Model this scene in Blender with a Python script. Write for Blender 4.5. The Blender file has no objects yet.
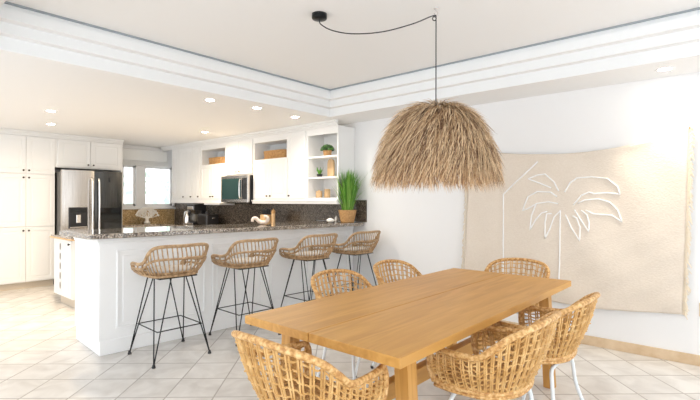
import bpy, math, random
from mathutils import Vector, Matrix
C = bpy.context.scene.collection
rnd = random.Random(7)
PI = math.pi

# ---------------------------------------------------------------- materials
def mat(name, col, rough=.5, metal=0, emit=None, es=0, coat=0, trans=0, alpha=1, bump=None, sheen=0):
    m = bpy.data.materials.new(name); m.use_nodes = True
    nt = m.node_tree; b = nt.nodes['Principled BSDF']
    b.inputs['Base Color'].default_value = (*col, 1)
    b.inputs['Roughness'].default_value = rough
    b.inputs['Metallic'].default_value = metal
    b.inputs['Coat Weight'].default_value = coat
    b.inputs['Transmission Weight'].default_value = trans
    if sheen: b.inputs['Sheen Weight'].default_value = sheen
    if emit: b.inputs['Emission Color'].default_value = (*emit, 1); b.inputs['Emission Strength'].default_value = es
    if bump:
        sc, st = bump
        n = nt.nodes.new('ShaderNodeTexNoise'); n.inputs['Scale'].default_value = sc
        tc = nt.nodes.new('ShaderNodeTexCoord'); nt.links.new(tc.outputs['Object'], n.inputs['Vector'])
        bp = nt.nodes.new('ShaderNodeBump'); bp.inputs['Strength'].default_value = st; bp.inputs['Distance'].default_value = .01
        nt.links.new(n.outputs['Fac'], bp.inputs['Height']); nt.links.new(bp.outputs['Normal'], b.inputs['Normal'])
    return m

def ramp_mat(name, stops, scale=5, stretch=(1, 1, 1), rough=.5, detail=4, metal=0, bump=0, kind='noise', coat=0, dist=0):
    m = mat(name, stops[0][1], rough, metal, coat=coat)
    nt = m.node_tree; b = nt.nodes['Principled BSDF']; L = nt.links
    tc = nt.nodes.new('ShaderNodeTexCoord'); mp = nt.nodes.new('ShaderNodeMapping')
    mp.inputs['Scale'].default_value = stretch
    L.new(tc.outputs['Object'], mp.inputs['Vector'])
    if kind == 'noise':
        n = nt.nodes.new('ShaderNodeTexNoise'); n.inputs['Detail'].default_value = detail; out = n.outputs['Fac']
        n.inputs['Distortion'].default_value = dist
    else:
        n = nt.nodes.new('ShaderNodeTexVoronoi'); out = n.outputs['Color']
    n.inputs['Scale'].default_value = scale
    L.new(mp.outputs['Vector'], n.inputs['Vector'])
    r = nt.nodes.new('ShaderNodeValToRGB')
    while len(r.color_ramp.elements) < len(stops): r.color_ramp.elements.new(.5)
    for e, (p, c) in zip(r.color_ramp.elements, stops): e.position = p; e.color = (*c, 1)
    L.new(out, r.inputs['Fac']); L.new(r.outputs['Color'], b.inputs['Base Color'])
    if bump:
        bp = nt.nodes.new('ShaderNodeBump'); bp.inputs['Strength'].default_value = bump; bp.inputs['Distance'].default_value = .01
        L.new(n.outputs['Fac'] if kind == 'noise' else n.outputs['Distance'], bp.inputs['Height']); L.new(bp.outputs['Normal'], b.inputs['Normal'])
    return m

M = {}
M['wall'] = mat('wall_paint', (.87, .87, .87), .7, bump=(60, .03))
M['ceil'] = mat('ceiling_paint', (.90, .895, .885), .8)
M['tier'] = mat('tray_riser_paint', (.90, .92, .93), .7)
M['cab'] = mat('cabinet_paint', (.86, .86, .85), .35)
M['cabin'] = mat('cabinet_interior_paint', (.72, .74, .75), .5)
M['pen'] = mat('peninsula_paint', (.92, .935, .94), .35)
M['black'] = mat('black_metal', (.012, .014, .016), .4, .6)
M['blackpl'] = mat('black_plastic', (.012, .012, .014), .3)
M['glassblk'] = mat('black_glass', (.01, .012, .014), .06)
M['mwglass'] = mat('microwave_glass', (.02, .045, .05), .1); M['mwglass'].node_tree.nodes['Principled BSDF'].inputs['Specular IOR Level'].default_value = .25
M['steel'] = ramp_mat('brushed_steel', [(.3, (.50, .47, .44)), (.7, (.66, .63, .60))], 3, (30, 30, .6), .24, 3, 1, .02)
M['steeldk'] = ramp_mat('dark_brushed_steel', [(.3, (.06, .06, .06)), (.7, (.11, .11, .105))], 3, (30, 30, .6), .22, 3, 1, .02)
M['chrome'] = mat('bright_steel', (.8, .78, .76), .18, 1)
M['knob'] = mat('bronze_knob', (.05, .035, .025), .35, .8)
M['granite'] = ramp_mat('granite', [(.0, (.015, .012, .01)), (.35, (.13, .105, .08)), (.6, (.32, .26, .20)), (.85, (.58, .52, .44)), (1., (.06, .05, .045))], 95, rough=.08, kind='vor', coat=.8)
M['granite2'] = ramp_mat('granite_splash', [(.0, (.012, .010, .009)), (.4, (.07, .055, .045)), (.7, (.15, .12, .09)), (.95, (.30, .25, .19))], 85, rough=.2, kind='vor')
M['granite_lit'] = ramp_mat('window_lit_granite', [(.0, (.16, .10, .045)), (.4, (.48, .32, .14)), (.7, (.66, .47, .25)), (1., (.85, .68, .44))], 85, rough=.25, kind='vor')  # splash granite with the window's light put into its gold colour
M['white'] = mat('white_frame', (.85, .85, .85), .4)
M['ratt'] = ramp_mat('honey_rattan', [(.3, (.48, .26, .08)), (.5, (.66, .39, .14)), (.7, (.80, .55, .25))], 14, rough=.42, bump=.2)
M['rattrim'] = ramp_mat('honey_rattan_wrap', [(.35, (.44, .20, .055)), (.5, (.62, .35, .12)), (.65, (.80, .54, .26))], 60, rough=.45, bump=.2)
M['stoolr'] = ramp_mat('tan_rattan', [(.3, (.27, .16, .075)), (.5, (.42, .27, .14)), (.7, (.58, .40, .23))], 30, rough=.5, bump=.2)
M['weave'] = ramp_mat('basket_weave', [(.3, (.33, .16, .05)), (.5, (.52, .29, .11)), (.7, (.66, .41, .19))], 45, (1, 1, 3), .6, bump=.6)
M['cushion'] = mat('cushion_fabric', (.50, .48, .46), .9, bump=(120, .2))
M['wleg'] = mat('white_powdercoat', (.80, .84, .86), .3)
M['oak'] = ramp_mat('oiled_oak', [(.30, (.50, .245, .055)), (.5, (.575, .295, .07)), (.7, (.64, .345, .095))], 2.2, (9, .7, 9), .42, 8, bump=.04, dist=1.2)
M['oakv'] = ramp_mat('oiled_oak_upright', [(.30, (.46, .22, .05)), (.5, (.56, .285, .07)), (.7, (.64, .35, .10))], 2.2, (12, 12, .8), .4, 8, bump=.04, dist=1.2)
M['cord'] = mat('black_cord', (.02, .022, .024), .5)
M['canvas'] = ramp_mat('linen_throw', [(.3, (.735, .65, .555)), (.7, (.785, .705, .61))], 40, (1.6, 1, 2), .95, 6, bump=.35)
M['stitch'] = mat('white_stitching', (.95, .95, .94), .9, bump=(200, .4))
M['fringe'] = mat('cream_fringe', (.80, .70, .55), .95)
M['terra'] = ramp_mat('travertine', [(.3, (.60, .43, .26)), (.7, (.74, .58, .40))], 9, rough=.35, detail=6)
M['lampA'] = mat('dry_grass_tan', (.46, .29, .15), .7)
M['lampB'] = mat('dry_grass_straw', (.76, .56, .35), .7)
M['lampC'] = mat('dry_grass_brown', (.17, .09, .05), .7)
M['grassA'] = mat('green_blade', (.10, .30, .03), .45)
M['grassB'] = mat('light_green_blade', (.24, .46, .08), .45)
M['leafdk'] = mat('dark_leaf', (.03, .09, .02), .5)
M['wood'] = ramp_mat('light_wood', [(.3, (.52, .33, .16)), (.7, (.68, .47, .26))], 4, (8, 8, 1), .5)
M['coral'] = mat('white_coral', (.86, .84, .80), .6)
M['shell'] = mat('shell_cream', (.80, .68, .58), .4)
M['lens'] = mat('downlight_lens', (1, 1, 1), .4, emit=(1, .90, .76), es=25)
M['bulb'] = mat('bulb_glow', (1, 1, 1), .4, emit=(1, .82, .58), es=3)
M['shade'] = mat('blind_fabric', (.90, .90, .88), .9)
M['plate'] = mat('beige_plastic', (.72, .60, .46), .4)
M['toe'] = mat('toe_kick_tan', (.62, .53, .42), .5)
gl = mat('window_glass', (1, 1, 1), .02, trans=1); M['glass'] = gl
gl.node_tree.nodes['Principled BSDF'].inputs['IOR'].default_value = 1.02
M['jug'] = mat('smoky_jug', (.10, .10, .10), .05)

# floor : diagonal travertine tiles with grout
def floor_mat():
    m = mat('travertine_tiles', (.7, .68, .64), .22)
    nt = m.node_tree; b = nt.nodes['Principled BSDF']; L = nt.links; N = nt.nodes.new
    g = N('ShaderNodeNewGeometry'); mp = N('ShaderNodeMapping'); mp.vector_type = 'POINT'
    mp.inputs['Rotation'].default_value = (0, 0, -math.radians(42.3))
    L.new(g.outputs['Position'], mp.inputs['Vector'])
    sx = N('ShaderNodeSeparateXYZ'); L.new(mp.outputs['Vector'], sx.inputs[0])
    T = .3265
    def edge(sock, off):
        a = N('ShaderNodeMath'); a.operation = 'ADD'; a.inputs[1].default_value = -off + 60*T; L.new(sock, a.inputs[0])
        d = N('ShaderNodeMath'); d.operation = 'DIVIDE'; d.inputs[1].default_value = T; L.new(a.outputs[0], d.inputs[0])
        f = N('ShaderNodeMath'); f.operation = 'FRACT'; L.new(d.outputs[0], f.inputs[0])
        p = N('ShaderNodeMath'); p.operation = 'PINGPONG'; p.inputs[1].default_value = .5; L.new(f.outputs[0], p.inputs[0])
        fl = N('ShaderNodeMath'); fl.operation = 'FLOOR'; L.new(d.outputs[0], fl.inputs[0])
        return p.outputs[0], fl.outputs[0]
    # tile axes : x' runs 42.3 deg from X, y' perpendicular
    ex, ix = edge(sx.outputs[0], -1.19); ey, iy = edge(sx.outputs[1], 3.44)
    mn = N('ShaderNodeMath'); mn.operation = 'MINIMUM'; L.new(ex, mn.inputs[0]); L.new(ey, mn.inputs[1])
    gr = N('ShaderNodeMapRange'); gr.inputs['From Min'].default_value = .009; gr.inputs['From Max'].default_value = .02; L.new(mn.outputs[0], gr.inputs['Value'])
    cb = N('ShaderNodeCombineXYZ'); L.new(ix, cb.inputs[0]); L.new(iy, cb.inputs[1])
    wn = N('ShaderNodeTexWhiteNoise'); wn.noise_dimensions = '3D'; L.new(cb.outputs[0], wn.inputs['Vector'])
    nz = N('ShaderNodeTexNoise'); nz.inputs['Scale'].default_value = 4.5; nz.inputs['Detail'].default_value = 7; nz.inputs['Distortion'].default_value = .8
    mix = N('ShaderNodeVectorMath'); mix.operation = 'ADD'; L.new(mp.outputs['Vector'], mix.inputs[0]); L.new(wn.outputs['Color'], mix.inputs[1]); L.new(mix.outputs[0], nz.inputs['Vector'])
    r = N('ShaderNodeValToRGB'); r.color_ramp.elements[0].position = .3; r.color_ramp.elements[0].color = (.60, .57, .54, 1)
    r.color_ramp.elements[1].position = .65; r.color_ramp.elements[1].color = (.76, .74, .71, 1)
    L.new(nz.outputs['Fac'], r.inputs['Fac'])
    mx = N('ShaderNodeMix'); mx.data_type = 'RGBA'; mx.inputs['A'].default_value = (.42, .395, .36, 1)
    L.new(gr.outputs[0], mx.inputs['Factor']); L.new(r.outputs['Color'], mx.inputs['B']); L.new(mx.outputs['Result'], b.inputs['Base Color'])
    bp = N('ShaderNodeBump'); bp.inputs['Strength'].default_value = .3; bp.inputs['Distance'].default_value = .003
    L.new(gr.outputs[0], bp.inputs['Height']); L.new(bp.outputs['Normal'], b.inputs['Normal'])
    return m
M['floor'] = floor_mat()

# ---------------------------------------------------------------- mesh builder
class MB:
    def __init__(s): s.v = []; s.f = []; s.mi = []
    def add(s, vs, fs, mi=0):
        o = len(s.v); s.v += [tuple(v) for v in vs]; s.f += [tuple(i + o for i in f) for f in fs]; s.mi += [mi]*len(fs); return s
    def box(s, x0, x1, y0, y1, z0, z1, c=0, mi=0):
        if c:
            c = min(c, abs(x1-x0)*.45, abs(y1-y0)*.45, abs(z1-z0)*.45)
            import bmesh
            bm = bmesh.new(); bmesh.ops.create_cube(bm, size=1)
            for v in bm.verts: v.co = Vector(((x0+x1)/2 + v.co.x*(x1-x0), (y0+y1)/2 + v.co.y*(y1-y0), (z0+z1)/2 + v.co.z*(z1-z0)))
            bmesh.ops.bevel(bm, geom=bm.edges[:], offset=c, segments=2, affect='EDGES', profile=.5)
            bm.verts.index_update(); s.add([v.co for v in bm.verts], [[v.index for v in f.verts] for f in bm.faces], mi); bm.free(); return s
        vs = [(x, y, z) for z in (z0, z1) for y in (y0, y1) for x in (x0, x1)]
        return s.add(vs, [(0, 2, 3, 1), (4, 5, 7, 6), (0, 1, 5, 4), (2, 6, 7, 3), (0, 4, 6, 2), (1, 3, 7, 5)], mi)
    def tube(s, pts, r, n=6, closed=False, mi=0, flat=None):
        pts = [Vector(p) for p in pts]; k = len(pts)
        rs = r if isinstance(r, (list, tuple)) else [r]*k
        ring = []; up = None
        for i, p in enumerate(pts):
            if closed: t = (pts[(i+1) % k]-pts[i-1])
            else: t = pts[min(i+1, k-1)]-pts[max(i-1, 0)]
            if t.length < 1e-9: t = Vector((0, 0, 1))
            t.normalize()
            if up is None: up = Vector((0, 0, 1)) if abs(t.z) < .9 else Vector((1, 0, 0))
            a = t.cross(up)
            if a.length < 1e-6: a = t.cross(Vector((1, 0, 0)))
            a.normalize(); up = a.cross(t).normalized()
            fx = flat if flat else 1
            ring.append([p + (a*math.cos(2*PI*j/n) + up*math.sin(2*PI*j/n)*fx)*rs[i] for j in range(n)])
        vs = [q for rg in ring for q in rg]; fs = []
        m = k if closed else k-1
        for i in range(m):
            b = ((i+1) % k)*n
            for j in range(n): fs.append((i*n+j, i*n+(j+1) % n, b+(j+1) % n, b+j))
        if not closed: fs.append(tuple(range(n))[::-1]); fs.append(tuple((k-1)*n+j for j in range(n)))
        return s.add(vs, fs, mi)
    def lathe(s, prof, c=(0, 0, 0), n=20, mi=0, sx=1, sy=1):
        vs = []; fs = []
        for r, z in prof:
            for j in range(n): vs.append((c[0]+sx*r*math.cos(2*PI*j/n), c[1]+sy*r*math.sin(2*PI*j/n), c[2]+z))
        for i in range(len(prof)-1):
            for j in range(n): fs.append((i*n+j, i*n+(j+1) % n, (i+1)*n+(j+1) % n, (i+1)*n+j))
        fs.append(tuple(range(n))[::-1]); fs.append(tuple((len(prof)-1)*n+j for j in range(n)))
        return s.add(vs, fs, mi)
    def prism(s, poly, z0, z1, mi=0):
        n = len(poly); vs = [(x, y, z0) for x, y in poly]+[(x, y, z1) for x, y in poly]
        fs = [tuple(range(n))[::-1], tuple(range(n, 2*n))]+[(i, (i+1) % n, (i+1) % n+n, i+n) for i in range(n)]
        return s.add(vs, fs, mi)
    def build(s, name, mats, parent=None, smooth=False, loc=None, rz=0):
        me = bpy.data.meshes.new(name); me.from_pydata(s.v, [], s.f)
        if not isinstance(mats, (list, tuple)): mats = [mats]
        for m in mats: me.materials.append(m)
        me.polygons.foreach_set('material_index', s.mi)
        if smooth: me.polygons.foreach_set('use_smooth', [True]*len(s.f))
        me.update()
        import bmesh
        bm = bmesh.new(); bm.from_mesh(me); bmesh.ops.recalc_face_normals(bm, faces=bm.faces); bm.to_mesh(me); bm.free()
        o = bpy.data.objects.new(name, me); C.objects.link(o)
        if parent: o.parent = parent
        if loc: o.location = loc
        o.rotation_euler.z = rz
        return o

def thing(name, label, cat, loc=(0, 0, 0), rz=0, group=None):
    o = bpy.data.objects.new(name, None); C.objects.link(o); o.empty_display_size = .1
    o.location = loc; o.rotation_euler = (0, 0, rz); return tag(o, label, cat, group)
def tag(o, label, cat, group=None, kind=None):
    o['label'] = label; o['category'] = cat
    if group: o['group'] = group
    if kind: o['kind'] = kind
    return o
def struct(o): o['kind'] = 'structure'; return o
def kids(o): return [c for c in bpy.data.objects if c.parent == o]
def copy_tree(o, parent=None):
    c = o.copy(); C.objects.link(c)
    if parent: c.parent = parent
    for ch in kids(o): copy_tree(ch, c)
    return c
def catmull(ps, n):
    ps = [Vector(p) for p in ps]; out = []
    P = [ps[0]*2-ps[1]]+ps+[ps[-1]*2-ps[-2]]
    seg = len(ps)-1
    for k in range(n+1):
        t = k/n*seg; i = min(int(t), seg-1); t -= i
        a, b, c, d = P[i:i+4]
        out.append(.5*((2*b)+(c-a)*t+(2*a-5*b+4*c-d)*t*t+(3*b-a-3*c+d)*t**3))
    return out

# ---------------------------------------------------------------- camera
f, yaw, pit, rol, H = 452.33, .7171, .0025, .0017, 1.34
cam = bpy.data.cameras.new('camera'); co = bpy.data.objects.new('camera', cam); C.objects.link(co)
cam.sensor_width = 36; cam.lens = f/700*36; cam.clip_start = .02
fw = Vector((-math.sin(yaw)*math.cos(pit), math.cos(yaw)*math.cos(pit), math.sin(pit)))
r0 = Vector((math.cos(yaw), math.sin(yaw), 0)); u0 = r0.cross(fw)
R = r0*math.cos(rol)+u0*math.sin(rol); U = R.cross(fw)
mm = Matrix((R, U, -fw)).transposed().to_4x4(); mm.translation = Vector((0, 0, H)); co.matrix_world = mm
bpy.context.scene.camera = co

# ---------------------------------------------------------------- setting
WY, WX, ZC, ZT = 4.66, -8.85, 2.40, 2.70
X1 = 2.2; Y0 = -2.2
struct(MB().box(WX-.15, X1, Y0, WY+.15, -.12, 0).build('floor', M['floor']))
struct(MB().box(WX-.15, X1+.001, WY, WY+.15, 0, 2.85).build('wall_back', M['wall']))
# window wall with opening
wy0, wy1, wz0, wz1 = 3.58, 4.64, 1.21, 2.06
w = MB(); x0, x1 = WX-.15, WX
w.box(x0, x1, Y0, wy0, 0, 2.4).box(x0, x1, wy1, WY, 0, 2.4).box(x0, x1, wy0, wy1, 0, wz0).box(x0, x1, wy0, wy1, wz1, 2.4)
struct(w.build('wall_left', M['wall']))
# ceiling with tray opening
tx, ty, tx1, ty0 = -3.94, 4.126, 1.55, .57
c = MB()
x0, x1 = WX-.15, X1
e_ = .12
c.box(x0, tx-e_, Y0, WY+.15, ZC, ZC+.06).box(tx1+e_, x1, Y0, WY+.15, ZC, ZC+.06).box(tx-e_, tx1+e_, Y0, ty0-e_, ZC, ZC+.06).box(tx-e_, tx1+e_, ty+e_, WY+.15, ZC, ZC+.06)
struct(c.build('ceiling', M['ceil']))
def frame(o, i0, i1, z0, z1, m):   # ring between inset i0 (outer) and i1 (inner)
    a = (tx+i0, ty0+i0, tx1-i0, ty-i0); b = (tx+i1, ty0+i1, tx1-i1, ty-i1)
    o.box(a[0], b[0], a[1], a[3], z0, z1, mi=m).box(b[2], a[2], a[1], a[3], z0, z1, mi=m)
    o.box(b[0], b[2], a[1], b[1], z0, z1, mi=m).box(b[0], b[2], b[3], a[3], z0, z1, mi=m)
tr = MB()
def tier(o, i, z0, z1, sof=True):   # riser skin (vertical faces) painted whiter; soffit strip in ceiling paint
    frame(o, i-.12, i, z0+.004, z1, 0)
    frame(o, i-.12, i-.0005, z0, z0+.004, 1)
tier(tr, 0.0, ZC, 2.50); tier(tr, .07, 2.50, 2.58); tier(tr, .14, 2.58, 2.658)
frame(tr, .02, .125, 2.658, 2.70, 0)
sg_ = MB(); frame(sg_, .10, .144, 2.688, 2.6995, 0); struct(sg_.build('trim_painted_shadow', mat('grey_painted_shade', (.36, .40, .43), .8)))  # solid grey strip, coloured to stand in for shade at the tray crease
struct(tr.build('trim_tray_tiers', [M['tier'], M['ceil']]))
struct(MB().box(tx-.1, tx1+.1, ty0-.1, ty+.1, ZT, ZT+.08).build('ceiling_tray', M['ceil']))
struct(MB().box(-3.90, X1, WY-.014, WY, 0, .088, .003).build('baseboard_back', M['terra']))

# window
wn = struct(MB().box(WX-.1, WX+.02, wy0, wy1, wz0-.0, wz0+.03).box(WX-.1, WX+.02, wy0, wy1, wz1-.04, wz1)
            .box(WX-.1, WX+.02, wy0, wy0+.035, wz0, wz1).box(WX-.1, WX+.02, wy1-.035, wy1, wz0, wz1)
            .box(WX-.1, WX+.025, 3.86, 4.03, wz0, wz1, .004).build('window_1', M['white']))
for a, b in ((wy0+.035, 3.86), (4.03, wy1-.035)):
    sash = MB(); z0, z1 = wz0+.03, wz1-.04
    sash.box(WX-.07, WX-.03, a, a+.035, z0, z1).box(WX-.07, WX-.03, b-.035, b, z0, z1).box(WX-.07, WX-.03, a, b, z0, z0+.04).box(WX-.07, WX-.03, a, b, z1-.04, z1)
    so = sash.build('window_sash', M['white'], wn)
    MB().box(WX-.055, WX-.049, a+.03, b-.03, z0+.03, z1-.03).build('pane', M['glass'], so)
MB().box(WX-.02, WX+.035, 3.70, 3.79, wz0+.008, wz0+.03, .004).box(WX+.02, WX+.03, 3.735, 3.755, wz0+.02, wz0+.05).build('window_latch', M['white'], wn)
struct(MB().box(WX, WX+.06, wy0-.05, wy1-.0, wz0-.035, wz0, .004).build('trim_window_sill', M['white']))

# daylight garden beyond the window: a soft hedge seen through the glass
hb = MB(); rr = random.Random(3)
for i in range(300):
    y = rr.uniform(1.5, 8); z = rr.uniform(.2, 3.0); x = -13.3-rr.uniform(0, .9)
    s = rr.uniform(.10, .22); a = rr.uniform(0, PI); b = rr.uniform(-.7, .7)
    d = Vector((math.sin(b), math.cos(a)*math.cos(b), math.sin(a)*math.cos(b)))*s; e = Vector((rr.uniform(-.4, .4), -d.z, d.y))*.4
    p = Vector((x, y, z)); hb.add([p-d, p+e, p+d, p-e], [(0, 1, 2, 3)])
hd = hb.build('garden_hedge', mat('hedge_leaf', (.45, .64, .50), .6)); tag(hd, 'pale sunlit hedge in the garden outside the kitchen window', 'hedge')

# ---------------------------------------------------------------- kitchen joinery
def door_mesh(w, h, proud=.018):
    """raised-panel door in local XZ, outward is -Y, origin at lower-left"""
    m = MB(); b = min(.055, w*.2)
    m.box(0, w, -.012, 0, 0, h)
    m.box(0, b, -proud, -.010, 0, h, .003).box(w-b, w, -proud, -.010, 0, h, .003)
    m.box(b-.002, w-b+.002, -proud, -.010, 0, b, .003).box(b-.002, w-b+.002, -proud, -.010, h-b, h, .003)
    g = b+.022
    m.box(g, w-g, -.017, -.010, g, h-g, .005)
    return m
def place_door(parent, axis, a0, a1, z0, z1, face, knob=None, mt='cab', name='door', gap=.003, rel=(0, 0, 0)):
    """axis 'x': door in plane Y=face facing -Y from X a0..a1. axis 'y': plane X=face facing +X from Y a0..a1"""
    w, h = a1-a0-2*gap, z1-z0-2*gap
    o = door_mesh(w, h).build(name, M[mt], parent)
    if axis == 'x': o.location = (a0+gap-rel[0], face-rel[1], z0+gap-rel[2])
    else: o.location = (face-rel[0], a0+gap-rel[1], z0+gap-rel[2]); o.rotation_euler.z = PI/2
    if knob:
        ka, kz = knob
        k = MB().tube([(0, 0, 0), (0, -.014, 0)], .005, 8).lathe([(0.004, -.012), (.013, -.006), (.014, 0), (.012, .005), (.003, .008)], n=12)
        # turn lathe part outward
        vs = k.v; nv = 16
        for i in range(nv, len(vs)): x, y, z = vs[i]; vs[i] = (x, -.022-z, y)
        kk = k.build('knob', M['knob'], o, True); kk.location = (ka-a0-gap, -.018, kz-z0-gap)
    return o
def cabinet(name, label, x0, x1, y0, y1, z0, z1, group=None, m='cab', rel=True):
    t = thing(name, label, 'cabinet', ((x0+x1)/2, (y0+y1)/2, z0), 0, group); return t, ((x0+x1)/2, (y0+y1)/2, z0)
def body(t, rel, boxes, m='cab', name='body', c=0):
    b = MB()
    for bx in boxes: b.box(bx[0]-rel[0], bx[1]-rel[0], bx[2]-rel[1], bx[3]-rel[1], bx[4]-rel[2], bx[5]-rel[2], c)
    return b.build(name, M[m], t)

CX = -8.23
g = 'tall white pantry cabinets'
for (ya, yb, lab) in ((1.18, 1.555, 'tall white pantry cabinet at the far left edge of the frame'), (1.555, 2.325, 'tall white double-door pantry cabinet standing left of the fridge')):
    t, r = cabinet('pantry_cabinet', lab, WX, CX, ya, yb, 0)if False else (thing('pantry_cabinet', lab, 'cabinet', ((WX+CX)/2, (ya+yb)/2, 0)), ((WX+CX)/2, (ya+yb)/2, 0))
    body(t, r, [(WX+.002, CX, ya, yb, .10, 2.33)])
    body(t, r, [(WX+.002, CX-.05, ya, yb, 0, .10)], 'toe', 'toe_kick')
    cols = [(1.18, 1.555)] if ya < 1.5 else [(1.555, 1.94), (1.94, 2.325)]
    for i, (a, b) in enumerate(cols):
        kx = (b-.035) if (i == 0 and len(cols) == 2) else (a+.035)
        if len(cols) == 1: kx = a+.035
        place_door(t, 'y', a, b, 1.75, 2.32, CX, (kx, 1.80), rel=r)
        place_door(t, 'y', a, b, .945, 1.74, CX, (kx, 1.69), rel=r)
        place_door(t, 'y', a, b, .11, .935, CX, (kx, .885), rel=r)
t = thing('fridge_cabinet', 'white two-door cabinet above the fridge', 'cabinet', ((WX+CX)/2, 2.84, 1.86)); r = ((WX+CX)/2, 2.84, 1.86)
body(t, r, [(WX+.002, CX, 2.327, 3.36, 1.87, 2.33)])
place_door(t, 'y', 2.36, 2.84, 1.885, 2.32, CX, (2.80, 1.93), rel=r); place_door(t, 'y', 2.84, 3.33, 1.885, 2.32, CX, (2.88, 1.93), rel=r)
body(t, r, [(WX+.002, CX+.0, 3.335, 3.36, 0.0, 1.87)], 'cab', 'side_panel')

# crown mouldings
def crown(pts, name):
    m = MB()
    for k in range(len(pts)-1):
        (xa, ya), (xb, yb) = pts[k], pts[k+1]
        for off, z0, z1 in ((.02, 2.325, 2.345), (.035, 2.345, 2.37), (.06, 2.37, 2.399)):
            m.box(min(xa, xb)-.001*k, max(xa, xb)+off if xa == xb else max(xa, xb), min(ya, yb)-(off if ya == yb else 0), max(ya, yb), z0, z1, .004)
    return struct(m.build(name, M['cab']))
crown([(CX, 1.18), (CX, 3.36)], 'trim_crown_pantry')
crown([(-8.70, 4.33), (-3.98, 4.33)], 'trim_crown_uppers')
struct(MB().box(WX+.001, WX+.06, 3.37, 4.30, 2.34, 2.399, .01).build('trim_crown_window', M['cab']))

# fridge ------------------------------------------------------------
FX = -7.90; fy0, fy1, fm = 2.332, 3.225, 2.796
t = thing('refrigerator', 'stainless steel french-door fridge with dark right door and dispenser', 'refrigerator', (FX-.36, 2.767, 0)); r = (FX-.36, 2.767, 0)
fb = MB(); fb.box(-.30, .27, fy0-r[1]+.005, fy1-r[1]-.005, .0, 1.79, .006); fb.build('body', M['steeldk'], t)
# the door skins are gently bowed like the real ones
def bowed(y0, y1, z0, z1, mt, name, th=.075):
    m = MB(); n = 10; vs = []; fs = []
    for i in range(n+1):
        s = i/n; y = y0+(y1-y0)*s; x = .28+th-.012+.014*math.sin(PI*s)**.6
        vs += [(x, y-r[1], z0), (x, y-r[1], z1), (.285, y-r[1], z0), (.285, y-r[1], z1)]
    for i in range(n):
        a = i*4; b = a+4; fs += [(a, b, b+1, a+1), (a+2, a+3, b+3, b+2), (a, a+2, b+2, b), (a+1, b+1, b+3, a+3)]
    fs += [(0, 1, 3, 2), (4*n, 4*n+2, 4*n+3, 4*n+1)]
    m.add(vs, fs); return m.build(name, M[mt], t, False)
dl = bowed(fy0, fm-.004, .72, 1.82, 'steel', 'door'); dl['label'] = 'bright brushed steel left door'
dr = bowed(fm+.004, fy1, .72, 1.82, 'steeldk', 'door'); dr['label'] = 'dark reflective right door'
bowed(fy0, fy1, .06, .71, 'steel', 'freezer_drawer')
FXf = .28+.075
MB().box(FXf-.01, FXf+.012, 2.86-r[1], 3.20-r[1], .80, 1.225, .004).build('black_panel', M['glassblk'], dr)  # black slab over the lower part of the right door
ds = MB().box(FXf-.01, FXf+.010, 2.42-r[1], 2.69-r[1], .905, 1.235, .006).build('dispenser', M['blackpl'], dl)
MB().box(FXf-.0, FXf+.014, 2.44-r[1], 2.67-r[1], 1.155, 1.225, .003).build('control_panel', M['glassblk'], ds)
MB().box(FXf+.004, FXf+.03, 2.52-r[1], 2.59-r[1], .99, 1.12, .008).build('paddle', M['chrome'], ds)
MB().box(FXf+.0, FXf+.025, 2.435-r[1], 2.675-r[1], .915, .93, .003).build('drip_tray', M['chrome'], ds)
for yy, p in ((fm-.05, dl), (fm+.05, dr)):
    pts = catmull([(FXf+.0, yy-r[1], .80), (FXf+.045, yy-r[1], .84), (FXf+.065, yy-r[1], 1.15), (FXf+.06, yy-r[1], 1.4), (FXf+.045, yy-r[1], 1.66), (FXf, yy-r[1], 1.70)], 24)
    MB().tube(pts, .014, 10).build('handle', M['chrome'], p, True)
MB().box(FXf-.002, FXf+.014, 3.00-r[1], 3.03-r[1], 1.64, 1.71, .003).build('badge', M['blackpl'], dr)
h = catmull([(FXf, fy0+.1-r[1], .62), (FXf+.05, fy0+.14-r[1], .63), (FXf+.05, fy1-.14-r[1], .63), (FXf, fy1-.1-r[1], .62)], 20)
MB().tube(h, .013, 8).build('freezer_handle', M['chrome'], t, True)

# roman blind
bl = thing('roman_blind', 'white roman blind gathered above the kitchen window', 'blind', (WX+.02, 4.0, 2.0))
m = MB()
for k in range(5): m.box(.0, .07-.006*k, -.43, .47, .02+.022*k, .038+.022*k, .006)
m.box(0, .035, -.43, .47, .12, .33, .01).build('blind_fabric', M['shade'], bl)
MB().box(-.01, .05, -.44, .48, .33, .37, .005).build('head_rail', M['white'], bl)

# uppers along the back wall ---------------------------------------------
UY = 4.33; UB = 1.355; UT = 2.33
def upper(label, x0, x1, doors, niche=None, zb=UB, extra=None):
    r = ((x0+x1)/2, WY, zb); t = thing('wall_cabinet', label, 'cabinet', r, 0)
    if niche is None: body(t, r, [(x0, x1, UY, WY-.002, zb, UT)])
    else:
        n0, n1 = niche
        body(t, r, [(x0, x1, UY, WY-.002, zb, n0), (x0, x1, UY, WY-.002, n1, UT), (x0, x0+.03, UY, WY-.002, n0, n1), (x1-.03, x1, UY, WY-.002, n0, n1)])
        body(t, r, [(x0+.03, x1-.03, WY-.02, WY-.002, n0, n1)], 'cabin', 'niche_back')
    for (a, b, z0, z1, k) in doors: place_door(t, 'x', a, b, z0, z1, UY, k, rel=r)
    return t
NB = 1.975; NT = 2.235
upper('white corner wall cabinet beside the window with four narrow doors', -8.33, -7.30, [(-8.32, -8.07, UB+.02, UT-.02, None), (-8.07, -7.82, UB+.02, UT-.02, (-7.86, UB+.06)), (-7.82, -7.56, UB+.02, UT-.02, (-7.60, UB+.06)), (-7.56, -7.31, UB+.02, UT-.02, (-7.35, UB+.06))])
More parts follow.
